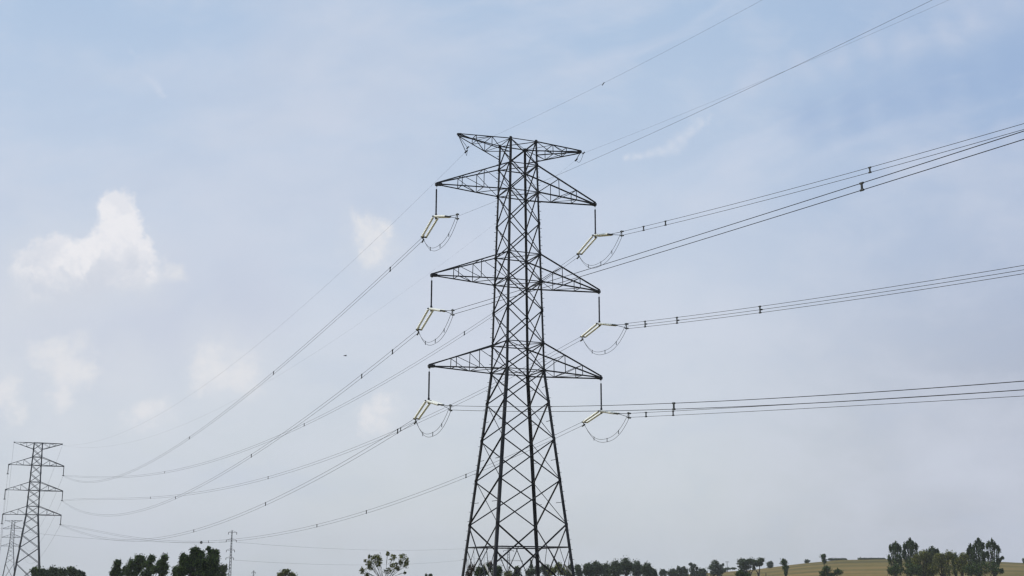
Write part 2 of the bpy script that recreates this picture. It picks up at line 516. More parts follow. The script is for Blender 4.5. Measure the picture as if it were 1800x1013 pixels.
        for i in range(n):
            k = i % 2
            mb.angle(bot[k].lerp(tb[k], fr[i]), bot[1 - k].lerp(tb[1 - k], fr[i + 1]), 0.055 * T, UP)
            if i:
                mb.angle(bot[0].lerp(tb[0], fr[i]), bot[1].lerp(tb[1], fr[i]), 0.05 * T, UP)
                mb.angle(top[0].lerp(ttop[0], fr[i]), top[1].lerp(ttop[1], fr[i]), 0.05 * T, UP)
            if key == 'E':
                mb.angle(top[1 - k].lerp(ttop[1 - k], fr[i]), top[k].lerp(ttop[k], fr[i + 1]), 0.05 * T, UP)
        arm = mb.build('crossarm', mat, root)
        pl = MB()
        pk = 0.6 if key == 'E' else 1.0
        pl.bar(tip - Vector((s * 0.5 * pk, 0, -0.03)), tip + Vector((s * 0.1, 0, -0.02)), 0.24 * T * pk, 0.34 * T * pk, UP)
        pl.bar(tip + Vector((-s * 0.02, 0, 0.0)), tip + Vector((-s * 0.02, 0, -0.22)), 0.05, 0.16, Vector((0, 1, 0)))
        pl.build('tip_plate', mat, arm)
        wm = Matrix.Translation(center) @ Matrix.Rotation(th, 4, 'Z')
        tips[key + ('L' if s < 0 else 'R')] = wm @ tip
    return root, tips

E0 = EYE
TH = 0.40176
c1 = Vector((0.532, 113.043, gz(0.532, 113.043)))
g1 = c1.z
def rel(z): return z + EYE - g1
base_w = 1.8567 + (3.5054 - 1.8567) * (18.074 - (g1 - EYE)) / (18.074 - 2.318)
prm1 = dict(top=rel(40.11), knee=rel(18.074), w=(1.332, 1.857, base_w),
            panels=[0, rel(4.281), rel(8.205), rel(11.836), rel(15.203), rel(18.074), rel(20.624), rel(23.71), rel(26.408), rel(29.035), rel(32.01), rel(35.074), rel(37.739), rel(40.11)],
            belts=[rel(18.074), rel(20.624), rel(26.408), rel(29.035), rel(35.074), rel(37.739), rel(40.11)],
            base_k=rel(2.318),
            arms=[('E', -1, 6.10, rel(40.25), rel(38.75), rel(40.11)), ('E', 1, 6.65, rel(40.30), rel(38.75), rel(40.11)),
                  ('U', -1, 8.166, rel(35.07), rel(35.074), rel(37.739)), ('U', 1, 8.166, rel(35.07), rel(35.074), rel(37.739)),
                  ('M', -1, 8.472, rel(26.41), rel(26.408), rel(29.035)), ('M', 1, 8.472, rel(26.41), rel(26.408), rel(29.035)),
                  ('D', -1, 8.556, rel(18.07), rel(18.074), rel(20.624)), ('D', 1, 8.556, rel(18.07), rel(18.074), rel(20.624))])
T1, tips1 = pylon(c1, TH, prm1, 'tall dark lattice pylon in the middle with three crossarms and cream insulators', 2)
# two braces low on the legs, in a much paler colour than the other steel
wm1 = Matrix.Translation(c1) @ Matrix.Rotation(TH, 4, 'Z')
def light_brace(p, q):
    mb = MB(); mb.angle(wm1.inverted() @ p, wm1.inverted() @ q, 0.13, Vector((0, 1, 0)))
    o = mb.build('brace', STEEL_LIGHT, T1); o['label'] = 'pale brace low on the leg'
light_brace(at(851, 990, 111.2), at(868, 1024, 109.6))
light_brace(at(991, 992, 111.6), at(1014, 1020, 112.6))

c2 = Vector((-166.326, 439.281, gz(-166.3, 439.3)))
def rel2(z): return z + EYE - c2.z
def prm_far(rf, base=4.6, e=44.6, arms_scale=1.0):
    u, m, l = 36.75, 28.085, 19.736
    a = arms_scale
    return dict(top=rf(e), knee=rf(l), w=(1.41, 2.036, base),
                panels=[0, rf(3.2), rf(8.5), rf(12.8), rf(16.6), rf(l), rf(l + 2.9), rf(25.5), rf(m), rf(m + 2.9), rf(33.8), rf(u), rf(u + 2.9), rf(42.2), rf(e)],
                belts=[rf(l), rf(l + 2.9), rf(m), rf(m + 2.9), rf(u), rf(u + 2.9), rf(e)],
                arms=[('E', -1, 8.03 * a, rf(e), rf(e - 2.2), rf(e)), ('E', 1, 8.03 * a, rf(e), rf(e - 2.2), rf(e))] +
                     [(k, s, x * a, rf(z), rf(z), rf(z + 2.9)) for k, z, x in (('U', u, 9.1), ('M', m, 9.39), ('D', l, 9.52)) for s in (-1, 1)])
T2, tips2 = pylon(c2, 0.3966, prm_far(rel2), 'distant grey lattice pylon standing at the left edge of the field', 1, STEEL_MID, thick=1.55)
q3 = at(24, 915, 1250)
c3 = Vector((q3.x, q3.y, gz(q3.x, q3.y)))
dz3 = q3.z - (44.6 + EYE)
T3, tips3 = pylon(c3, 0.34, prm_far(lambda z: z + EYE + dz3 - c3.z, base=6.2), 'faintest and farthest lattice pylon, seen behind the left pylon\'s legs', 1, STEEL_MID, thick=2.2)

# ------------------------------------------------------------------ insulator sets on the middle pylon
LEFT = {
'UL': [31.017, 38.512, 1.242], 'ML': [22.215, 44.903, -6.083], 'DL': [13.996, 43.949, -22.235],
'UR': [31.226, 55.355, -31.048], 'MR': [22.88, 46.774, -37.275], 'DR': [14.635, 54.508, -39.604],
'EL': [37.721, 40.619, -13.795], 'ER': [39.8, 47.0, -10.0]}
RIGHT = {
'UL': [31.17767, -0.10283, 0.00048], 'ML': [22.37076, -0.06907, 0.00011], 'DL': [14.41284, -0.13456, 0.00048],
'UR': [31.55292, -0.12671, 0.0004], 'MR': [22.77929, -0.1224, 0.00039], 'DR': [14.41992, -0.08643, 0.0001],
'EL': [38.47807, -0.12916, 0.00061], 'ER': [40.0, -0.11244, 0.00038]}
UR_DIR = Vector((math.sin(R(26)), -math.cos(R(26)), 0))
def left_fn(k):
    A = tips1[k]; B = tips2[k[0] + 'R']
    v = Vector((B.x - A.x, B.y - A.y, 0)); L = v.length; v /= L
    ze = B.z - EYE - (3.3 if k[0] != 'E' else 0.5)
    z0, a, b = LEFT[k]
    def fn(s):
        u = s / L
        return Vector((A.x, A.y, 0)) + v * s + UP * (EYE + z0 * (1 - u) + ze * u - u * (1 - u) * (a + b * u))
    return fn, L, v
def right_fn(k):
    A = tips1[k]; c = RIGHT[k]
    return lambda s: Vector((A.x, A.y, 0)) + UR_DIR * s + UP * (EYE + c[0] + c[1] * s + c[2] * s * s)
SIDE = {'UL': 'left end of the top crossarm', 'UR': 'right end of the top crossarm', 'ML': 'left end of the middle crossarm',
        'MR': 'right end of the middle crossarm', 'DL': 'left end of the lowest crossarm', 'DR': 'right end of the lowest crossarm'}
S_L, S_R = 3.3, 4.9
for k, side in SIDE.items():
    A = tips1[k]
    root = thing('insulator_set', A, 'cream insulators and looping jumper hanging under the ' + side, 'insulator', 0, 'insulator sets on the middle pylon')
    yoke = Vector((0, 0, -3.12))
    mb = MB()
    mb.tube([(0, 0, -0.2), (0, 0, -0.52)], 0.018)
    mb.build('shackle', STEEL_LIGHT, root)
    mb = MB()
    mb.tube([(0, 0, -0.5), (0, 0, -2.95)], 0.066, 8)
    z = -0.6
    while z > -2.9:
        mb.tube([(0, 0, z), (0, 0, z - 0.02)], [0.088, 0.07], 8); z -= 0.12
    mb.tube([(0, 0, -2.85), (0, 0, -3.0)], 0.1, 8)
    mb.build('hanger_rod', ROD, root)
    lf, LL, lv = left_fn(k); rf = right_fn(k)
    eL = lf(S_L) - A; eR = rf(S_R) - A
    mb = MB()
    lat = Vector((lv.y, -lv.x, 0))
    mb.bar(yoke - lat * 0.36, yoke + lat * 0.36, 0.1, 0.16, UP)
    mb.bar(yoke - lv * 0.28, yoke + lv * 0.28, 0.08, 0.12, UP)
    mb.tube([yoke + UP * 0.2, yoke - UP * 0.25], 0.09, 8)
    mb.build('yoke_plate', FITTING, root)
    for end, frac in ((eL, 0.93), (eR, 0.56)):
        dd = (end - yoke)
        lt = Vector((dd.y, -dd.x, 0)).normalized()
        for sg in (-1, 1):
            a = yoke + lt * sg * 0.24 + dd * 0.05; b = yoke + dd * frac + lt * sg * 0.20
            mb = MB()
            pts, rs = [a], [0.05]
            nn = 13
            for i in range(nn):
                for u, r_ in ((0.1, 0.045), (0.28, 0.118), (0.58, 0.11), (0.76, 0.045)):
                    pts.append(a.lerp(b, (i + u) / nn)); rs.append(r_)
            pts.append(b); rs.append(0.05)
            mb.tube(pts, rs, 10)
            mb.build('insulator_string', INSUL, root, smooth=True)
        mb = MB()
        p = yoke + dd * (frac + 0.01)
        mb.bar(p - lt * 0.3, p + lt * 0.3, 0.1, 0.16, UP)
        for sg in (-1, 1):
            mb.tube([p + lt * 0.1 * sg, end + UP * 0.16 * sg], 0.025, 6)
            mb.tube([end + UP * 0.2 * sg - dd.normalized() * 0.2, end + UP * 0.2 * sg + dd.normalized() * 0.3], 0.07, 8)
        mb.tube([end - UP * 0.3, end + UP * 0.3], 0.05, 6)
        mb.build('end_clamp', FITTING, root)
    for j, off in enumerate((0.12, -0.14)):
        mb = MB(); pts = []
        for i in range(25):
            u = i / 24
            q = (eL.lerp(eR, u)) + UP * off
            sag = (1.8 if k[1] == 'L' else 1.95) * max(0.0, 1 - abs((u - 0.47) / (0.47 if u < 0.47 else 0.53)) ** 2.4)
            pts.append(q - UP * sag + lt * off * 0.6)
        mb.tube(pts, 0.018, 6)
        jp = mb.build('jumper_cable', WIRE, root, smooth=True)
        if j == 0:
            for u in (6, 13, 19):
                s = MB(); s.bar(pts[u] + UP * 0.06, pts[u] - UP * (0.30), 0.06, 0.06, Vector((1, 0, 0)))
                s.build('spacer', FITTING, jp)

# earth wire suspension fittings
SE = {'EL': -1.9, 'ER': 0.9}
for k, txt in (('EL', 'left'), ('ER', 'right')):
    A = tips1[k]
    root = thing('earth_wire_clamp', A, 'small dark dangling clamp at the %s tip of the pylon\'s top beam' % txt, 'clamp', 0, 'earth wire clamps on the middle pylon')
    lf, LL, lv = left_fn(k); rf = right_fn(k)
    e1 = lf(SE[k]) - A; e2 = rf(2.2 if k == 'EL' else 0.6) - A
    mb = MB(); mb.tube([(0, 0, -0.1), tuple(e1)], 0.035, 6); mb.tube([e1 - Vector((.1, 0, .12)), e1 + Vector((.15, 0, .14))], 0.07, 6)
    mb.build('link', ROD, root)
    mb = MB(); mb.tube([(0, 0, -0.1), tuple(e2)], 0.025, 6); mb.tube([e2 - Vector((.1, 0, .1)), e2 + Vector((.12, 0, .12))], 0.06, 6)
    mb.build('link', ROD, root)
    mb = MB()
    pts = [e1.lerp(e2, i / 10) - UP * 0.55 * math.sin(math.pi * i / 10) for i in range(11)]
    mb.tube(pts, 0.018, 5)
    mb.build('jumper_cable', WIRE_DARK, root)

# ------------------------------------------------------------------ conductors
def wire_mesh(fn, s0, s1, n, r, off=Vector((0, 0, 0)), rend=None):
    mb = MB()
    pts = [fn(s0 + (s1 - s0) * i / n) + off for i in range(n + 1)]
    rs = [r + ((rend or r) - r) * i / n for i in range(n + 1)]
    mb.tube(pts, rs, 5)
    return mb
def bundle(name, fn, s0, s1, n, r, offs, label, group, spacers, mat, origin, rend=None):
    root = thing(name, origin, label, 'power line', 0, group)
    o_ = [Vector(o) for o in offs]
    for o in o_:
        mb = wire_mesh(lambda s: fn(s) - origin, s0, s1, n, r, o, rend)
        mb.build('wire', mat, root, smooth=True)
    for s in spacers:
        mb = MB(); p = fn(s) - origin
        t = (fn(s + 0.2) - fn(s - 0.2)).normalized()
        lo, hi = o_[-1], o_[0]
        mb.bar(p + lo, p + hi, 0.07, 0.09, t)
        for o in o_:
            mb.tube([p + o - t * 0.12, p + o + t * 0.12], 0.06, 6)
        mb.build('spacer', FITTING, root)
    return root
tw = [(0, 0, 0.18), (0, 0, -0.18)]
sp_left = {'UL': [12.7, 60, 120], 'ML': [10.5, 20.2, 70, 130], 'DL': [8.2, 60, 110], 'UR': [30, 90, 194], 'MR': [50, 110, 210], 'DR': [30, 62, 83, 150]}
desc = {'UL': 'top left', 'UR': 'top right', 'ML': 'middle left', 'MR': 'middle right', 'DL': 'lowest left', 'DR': 'lowest right'}
for k in SIDE:
    fn, L, v = left_fn(k)
    bundle('conductor_bundle', fn, S_L, L, 70, 0.017, tw, 'twin wire sagging away down left to the distant pylon from the %s crossarm' % desc[k],
           'twin wires to the distant pylon', sp_left[k], WIRE, Vector(fn(S_L)), rend=0.023)
sp_right = {'UL': [], 'ML': [56.2], 'DL': [39.0], 'UR': [8.7, 12.3, 38], 'MR': [8.1, 13.2, 24.7], 'DR': [7.8, 12.1]}
for k in SIDE:
    fn = right_fn(k)
    offs = tw if k != 'MR' else [(0, 0, 0.25), (0.12, 0.1, 0.02), (0, 0, -0.25)]
    w = {'UL': 0.009, 'ML': 0.021, 'DL': 0.02, 'UR': 0.019, 'MR': 0.019, 'DR': 0.019}[k]
    if k == 'UL':
        offs = [(0, 0, 0)]
    bundle('conductor_bundle', fn, S_R, 150, 60, w, offs, {'MR': 'three strand wire', 'UL': 'faint single wire'}.get(k, 'twin wire') + ' running out to the right overhead from the %s crossarm' % desc[k],
           'wires running out to the right', sp_right[k], WIRE_DARK if k in ('ML', 'DL') else WIRE, Vector(fn(S_R)))
for k, t in (('EL', 'left'), ('ER', 'right')):
    fn, L, v = left_fn(k)
    o = Vector(fn(SE[k]))
    root = thing('earth_wire', o, 'thin single wire from the %s top beam tip down to the distant pylon' % t, 'power line', 0, 'thin earth wires')
    wire_mesh(lambda s: fn(s) - o, SE[k], L, 70, 0.0065 if k == 'EL' else 0.004, rend=0.011).build('wire', WIRE, root, smooth=True)
    fn = right_fn(k)
    o2 = Vector(fn(0.6))
    root = thing('earth_wire', o2, 'thin single wire from the %s top beam tip up past the picture top' % t, 'power line', 0, 'thin earth wires')
    wire_mesh(lambda s: fn(s) - o2, 0.6 if k == 'ER' else 2.2, 150, 60, 0.006).build('wire', WIRE, root, smooth=True)
    if k == 'EL':
        mb = MB(); p = fn(26.9) - o2
        mb.tube([p - UR_DIR * 0.15 - UP * 0.1, p + UR_DIR * 0.15 + UP * 0.02], 0.03, 6)
        mb.build('damper', FITTING, root)

# hanging strings on the distant pylons and the spans between them
def hang(tips, thickr, drop, where, grp):
    for k in ('UL', 'UR', 'ML', 'MR', 'DL', 'DR'):
        A = tips[k]
        mb = MB(); mb.tube([(0, 0, 0), (0, 0, -drop)], thickr, 6); mb.tube([(-.35, 0, -drop), (.35, 0, -drop)], thickr, 6)
        o = mb.build('insulator_string', STEEL_MID); o.location = A
        tag(o, 'dark hanging insulator at the %s of %s' % (SIDE[k].replace('end of the', 'end of its'), where), 'insulator', grp)
hang(tips2, 0.13, 3.2, 'the distant left pylon', 'insulators on the distant pylon')
for k in ('UL', 'UR', 'ML', 'MR', 'DL', 'DR', 'EL', 'ER'):
    A = tips2[k] - UP * (3.2 if k[0] != 'E' else 0.3)
    B = tips3[k] - UP * (0 if k[0] != 'E' else 0.3)
    o = Vector(A)
    sag = 15 if k[0] != 'E' else 12
    mb = MB(); pts = []
    for i in range(61):
        u = i / 60
        pts.append(A.lerp(B, u) - UP * 4 * sag * u * (1 - u) - o)
    mb.tube(pts, [0.026 + 0.03 * i / 60 for i in range(61)], 5)
    w = mb.build('earth_wire' if k[0] == 'E' else 'conductor_wire', WIRE)
    w.location = o
    lab = {'E': 'thin top wire', 'U': 'upper wire', 'M': 'middle wire', 'D': 'lowest wire'}[k[0]] + ' between the two left edge pylons, on the %s side' % ('near left' if k[1] == 'L' else 'right')
    tag(w, lab, 'power line', 'wires between the two distant pylons')

# ------------------------------------------------------------------ small line far across the middle
def small_pylon(px, py, D, label, slim, arms, mat=STEEL_MID, thick=1.0):
    t = at(px, py, D)
    b = Vector((t.x, t.y, gz(t.x, t.y)))
    H = t.z - b.z
    root = thing('slim_pylon', b, label, 'pylon', 0.1)
    w0, w1 = slim
    def hwf(z): return w0 + (w1 - w0) * z / H
    for c in ((-1, -1), (1, -1), (1, 1), (-1, 1)):
        mb = MB(); mb.angle(Vector((c[0] * w0, c[1] * w0, 0)), Vector((c[0] * w1, c[1] * w1, H)), 0.14 * thick, Vector((-c[0], 0, 0))); mb.build('leg', mat, root)
    mb = MB(); z = 0
    while z < H - 0.5:
        z2 = min(H, z + 1.5 * (hwf(z) + 0.5)); a, b2 = hwf(z), hwf(z2)
        for s in (-1, 1):
            mb.bar((-a, s * a, z), (b2, s * b2, z2), 0.07 * thick); mb.bar((s * a, -a, z), (s * b2, b2, z2), 0.07 * thick)
            mb.bar((a, s * a, z), (-b2, s * b2, z2), 0.06 * thick)
        z = z2
    mb.build('lattice_panel', mat, root)
    outs = []
    mpp = D / F_PX
    for y, xl, xr in arms:
        za = H - (y - py) * mpp
        mb = MB()
        mb.bar((xl * mpp, 0, za), (xr * mpp, 0, za), 0.14 * thick)
        mb.bar((xl * mpp, 0, za), (0, 0, za + 0.9), 0.07 * thick); mb.bar((xr * mpp, 0, za), (0, 0, za + 0.9), 0.07 * thick)
        arm = mb.build('crossarm', mat, root)
        for x in (xl, xr):
            i = MB(); i.tube([(x * mpp, 0, za), (x * mpp, 0, za - 0.9)], 0.14 * thick, 6); i.build('insulator', mat, arm)
            outs.append(root.location + Vector((x * mpp, 0, za - 0.9)))
    return root, outs
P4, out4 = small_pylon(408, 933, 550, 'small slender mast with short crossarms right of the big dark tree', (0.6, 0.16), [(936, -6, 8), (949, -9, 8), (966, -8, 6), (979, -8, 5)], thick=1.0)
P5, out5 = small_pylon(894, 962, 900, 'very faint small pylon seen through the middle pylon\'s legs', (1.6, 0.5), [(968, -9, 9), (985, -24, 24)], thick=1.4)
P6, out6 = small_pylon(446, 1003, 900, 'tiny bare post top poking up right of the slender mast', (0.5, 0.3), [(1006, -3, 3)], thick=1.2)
def loose_wire(A, B, sag, label, r=0.035, name='distribution_wire', marker=None):
    mb = MB(); o = Vector(A)
    f = lambda u: A.lerp(B, u) - UP * 4 * sag * u * (1 - u) - o
    mb.tube([f(i / 50) for i in range(51)], r, 5)
    if marker is None:
        w = mb.build(name, WIRE); w.location = o
        return tag(w, label, 'power line', 'thin wires of the small line')
    root = thing(name, o, label, 'power line', 0, 'thin wires of the small line')
    mb.build('wire', WIRE, root)
    s = MB(); p = f(marker)
    s.tube([p + Vector((0, 0, 0.6 * math.cos(math.pi * i / 8))) for i in range(9)], [max(0.05, 0.6 * math.sin(math.pi * i / 8)) for i in range(9)], 10)
    s.build('marker_ball', FITTING, root, smooth=True)
    return root
loose_wire(out4[3], at(894, 958, 900), 3.6, 'faint upper wire from the slender mast rightwards behind the middle pylon')
loose_wire(out4[7], at(894, 974, 900), 4.4, 'faint lower wire from the slender mast rightwards behind the middle pylon')
loose_wire(out4[2], at(-160, 900, 600), 4.2, 'faint wire with a marker ball left of the slender mast', marker=0.072)

# ------------------------------------------------------------------ bird
def bird(px, py, D, label, s=1.0):
    o = at(px, py, D)
    root = thing('bird', o, label, 'bird', 0.6)
    mb = MB()
    mb.tube([(-0.22 * s, 0, 0), (-0.12 * s, 0, 0.01), (0.02, 0, 0.02), (0.14 * s, 0, 0.03), (0.2 * s, 0, 0.04), (0.25 * s, 0, 0.035)], [0.015, 0.035, 0.05, 0.04, 0.03, 0.008], 8)
    nb = len(mb.v)
    for sg in (-1, 1):
        mb.add([(0.08, 0, 0.03), (-0.06, 0, 0.03), (-0.02, sg * 0.22 * s, 0.14 * s), (0.09, sg * 0.2 * s, 0.14 * s), (-0.10, sg * 0.5 * s, 0.06 * s)],
               [(0, 1, 2, 3), (3, 2, 4)])
    mb.add([(-0.2 * s, 0, 0), (-0.34 * s, 0.06, 0), (-0.34 * s, -0.06, 0)], [(0, 1, 2)])
    mb.build('body', ROD, root)
bird(607, 626, 160, 'tiny dark bird flying left of the middle pylon')

# ------------------------------------------------------------------ trees
rng = np.random.default_rng(7)
def foliage_mesh(name, blobs, leaf, per, mat, parent, clump=0.36, nclump=18, upright=False, fill=1.0):
    """blobs: (centre, radii) in the tree's own metres; leaves gather in clumps spread through each blob's volume"""
    P_, S_ = [], []
    for c, r in blobs:
        c = np.array(c); r = np.array(r)
        vol = (r[0] * r[1] * r[2]) ** (1 / 3)
        k = max(5, int(nclump))
        u = rng.normal(size=(k, 3)); u /= np.linalg.norm(u, axis=1)[:, None]
        rad = rng.uniform(0.25, 1.0, (k, 1)) ** 0.6
        cc = c + u * rad * r * (1 - clump * 0.55)
        m = int(per / k)
        for q in cc:
            sc_ = clump * rng.uniform(0.55, 1.15)
            g = rng.normal(size=(m, 3)); g /= np.linalg.norm(g, axis=1)[:, None]
            rr = rng.uniform(0.0, 1.0, (m, 1)) ** 0.45
            off = g * rr * r * sc_
            if upright:
                off[:, 2] *= 1.7
            P_.append(q + off)
        # inner filling so that the crown is not a hollow shell
        m2 = int(per * 0.6 * fill)
        g = rng.normal(size=(m2, 3)); g /= np.linalg.norm(g, axis=1)[:, None]
        P_.append(c + g * rng.uniform(0, 1, (m2, 1)) ** 0.4 * r * 0.86)
        m3 = int(per * 0.10)                                # outlying sprays that roughen the outline
        g = rng.normal(size=(m3 // 4 + 1, 3)); g /= np.linalg.norm(g, axis=1)[:, None]
        P_.append(np.repeat(c + g * r * rng.uniform(0.95, 1.15, (len(g), 1)), 4, 0) + rng.normal(size=(len(g) * 4, 3)) * leaf * 0.9)
    p = np.concatenate(P_)
    n = len(p)
    a = rng.normal(size=(n, 3)); a /= np.linalg.norm(a, axis=1)[:, None]
    b = rng.normal(size=(n, 3)); b = np.cross(a, b); b /= np.linalg.norm(b, axis=1)[:, None]
    s = (leaf * rng.uniform(0.6, 1.4, n))[:, None]
    v = np.stack([p + a * s, p + b * s * 0.6, p - a * s, p - b * s * 0.6], 1).reshape(-1, 3)
    me = bpy.data.meshes.new(name)
    me.vertices.add(n * 4); me.loops.add(n * 4); me.polygons.add(n)
    me.vertices.foreach_set('co', v.astype(np.float32).ravel())
    me.loops.foreach_set('vertex_index', np.arange(n * 4, dtype=np.int32))
    me.polygons.foreach_set('loop_start', np.arange(0, n * 4, 4, dtype=np.int32))
    me.polygons.foreach_set('loop_total', np.full(n, 4, dtype=np.int32))
    me.update(calc_edges=True)
    me.materials.append(mat)
    o = bpy.data.objects.new(name, me)
    COL.objects.link(o)
    o.parent = parent
    return o
def tree(name, D, blobs_px, label, leafmat='dark', leaf=0.2, per=700, cat='tree', group=None, stems=1, stem_px=None, upright=False,
         clump=0.30, nclump=28, trunk_r=0.05, bark=BARK, fill=1.0, trunks=True, depth=0.9, skirt=False):
    mpp = D / F_PX
    xs = [b[0] for b in blobs_px]
    cx = sum(xs) / len(xs)
    base = at(cx, 1000, D)
    g = gz(base.x, base.y)
    o0 = Vector((base.x, base.y, g))
    root = thing(name, o0, label, cat, 0, group)
    bl = []
    for (x, y, rx, ry) in blobs_px:
        p = at(x, y, D) - o0
        p.y += rng.uniform(-0.3, 0.3) * rx * mpp
        bl.append((tuple(p), (rx * mpp, rx * mpp * depth, ry * mpp)))
    top = max(b[0][2] for b in bl)
    if skirt:                                            # foliage that reaches down to the grass
        for (c, r) in list(bl):
            if c[2] - r[2] > 0.2 and c[2] < top * 0.9 or len(bl) == 1 or c[2] <= min(b[0][2] for b in bl) + 0.01:
                bl.append(((c[0] + rng.uniform(-.2, .2) * r[0], c[1], c[2] * 0.42), (r[0] * 0.85, r[1] * 0.85, c[2] * 0.5)))
    if trunks:
        mb = MB()
        h0 = max(0.4, top * 0.9)
        for b in bl:
            p = Vector(b[0])
            k = Vector((p.x * 0.25, p.y * 0.3, h0 * 0.32))
            k2 = k.lerp(p, 0.5) + Vector((rng.uniform(-.2, .2), 0, 0.2)) * mpp * 3
            r0 = trunk_r * h0
            start = Vector((rng.uniform(-.1, .1), 0, -0.15))
            mb.tube([start, k, k2, p + Vector((0, 0, b[1][2] * 0.35))], [r0, r0 * 0.72, r0 * 0.42, r0 * 0.12], 7)
            for j in range(4):
                t = p + Vector((rng.uniform(-1, 1) * b[1][0] * .8, rng.uniform(-1, 1) * b[1][1] * .8, rng.uniform(-.6, .9) * b[1][2]))
                mb.tube([k2, k2.lerp(t, 0.55) + Vector((0, 0, 0.1)), t], [r0 * 0.33, r0 * 0.2, r0 * 0.06], 5)
        mb.build('trunk', bark, root)
    foliage_mesh('crown', bl, leaf, per, LEAF[leafmat], root, clump, nclump, upright, fill)
    return root

G1 = 'dark trees along the lower left'
# low row left, in front of the left pylon's foot
row = [(62, 1004, 9, 9), (78, 1006, 8, 8), (93, 1003, 8, 8), (109, 1006, 8, 8), (125, 1003, 9, 8), (141, 1008, 7, 7)]
rowlab = ['at the foot of the left pylon', 'second from the left pylon', 'third from the left pylon', 'fourth from the left pylon', 'second from its right end', 'lowest and rightmost, right of the left pylon']
for i, b in enumerate(row):
    tree('low_tree', 330 + 6 * (i % 3), [(b[0] - 2, b[1], b[2] * 0.7, b[3] * 0.9), (b[0] + 5, b[1] + 1 + rng.uniform(0, 2), b[2] * 0.6, b[3] * 0.8), (b[0] + rng.uniform(-3, 3), b[1] + 8, b[2] * 1.1, 9)], 'low dark round tree in the short row, ' + rowlab[i], 'dark' if i < 1 else 'mid', 0.22, 620, group='low row of trees by the left pylon')
tree('broadleaf_tree', 240, [(207, 991, 7, 8), (205, 1002, 9, 9), (206, 1012, 12, 8), (198, 1008, 5, 6)], 'small narrow dark tree, leftmost of the two dark clumps', 'dark', 0.12, 1100, group=G1)
tree('broadleaf_tree', 245, [(245, 983, 10, 9), (233, 991, 12, 10), (223, 1002, 10, 10), (243, 997, 12, 12), (251, 990, 8, 9), (232, 1009, 14, 8)], 'dark tree with a tall rounded crown, left of the leaning ones', 'dark', 0.12, 1200, group=G1, trunk_r=0.035)
tree('broadleaf_tree', 243, [(266, 983, 8, 8), (260, 992, 10, 9), (267, 1002, 11, 10), (257, 1009, 11, 8)], 'dark tree with a domed crown, middle of the left dark clump', 'dark', 0.12, 1200, group=G1)
tree('broadleaf_tree', 238, [(289, 982, 7, 8), (283, 991, 10, 9), (290, 998, 7, 8), (276, 1001, 11, 9), (286, 1007, 9, 8)], 'dark tree leaning right with a ragged crown, rightmost of the left dark clump', 'dark', 0.12, 1200, group=G1, trunk_r=0.035)
tree('broadleaf_tree', 205, [(343, 969, 8, 8), (350, 975, 10, 9), (322, 980, 7, 8), (327, 990, 13, 12), (336, 984, 12, 10), (352, 985, 14, 13), (345, 1000, 24, 16), (368, 994, 13, 18), (320, 1004, 13, 12), (360, 1008, 20, 12)],
     'largest dark dense tree, left of the slender mast', 'dark', 0.12, 1600, group=G1, trunk_r=0.04)
tree('broadleaf_tree', 208, [(367, 965, 3.5, 4), (372, 972, 8, 7), (380, 974, 6, 8), (377, 986, 10, 14), (378, 1000, 12, 14), (372, 1010, 12, 9)], 'tall dark tree with a small spike on top, joined to the largest dark tree', 'dark', 0.11, 1300, group=G1)
tree('broadleaf_tree', 260, [(393, 1000, 8, 8), (390, 1010, 9, 7)], 'small dull olive tree at the foot of the slender mast', 'mid', 0.12, 800, group=G1)
tree('bush', 215, [(309, 1003, 7, 8), (312, 1011, 10, 8)], 'small dark bush tucked against the left side of the largest dark tree', 'dark', 0.11, 700, cat='bush', group=G1)
tree('broadleaf_tree', 260, [(502, 1006, 9, 7), (493, 1012, 8, 6), (513, 1012, 8, 6)], 'low olive green tree top alone between the slender mast and the sparse tree', 'olive', 0.12, 700, clump=0.3)
# the sparse tree
tree('sparse_tree', 215, [(664, 979, 7.3, 6.1), (656, 981, 6.1, 6.1), (650, 990, 8.5, 6.1), (661, 991, 8.5, 8.5), (651, 998, 7.3, 6.1), (636, 1004, 6.1, 7.3), (646, 1011, 4.9, 3.7), (668, 986, 6.1, 7.3), (642, 986, 2.4, 2.4), (649, 979, 2.4, 3.7),
     (682, 974, 3.7, 4.9), (691, 980, 7.3, 6.1), (707, 979, 7.3, 6.1), (714, 986, 6.1, 7.3), (713, 994, 6.1, 6.1), (704, 988, 4.9, 6.1), (692, 994, 9.8, 6.1), (683, 1004, 9.8, 6.1), (698, 999, 6.1, 4.9), (712, 1007, 2.4, 2.4)],
     'sparse airy tree with separate leaf tufts and bare limbs showing sky', 'olive', 0.088, 300, stems=3, clump=0.42, nclump=9, trunk_r=0.012, bark=TWIG, fill=0.35)
tree('bush', 260, [(749, 1012, 2.5, 3), (757, 1011, 3.5, 3)], 'tiny dark bush top between the sparse tree and the middle pylon', 'mid', 0.1, 260, cat='bush')
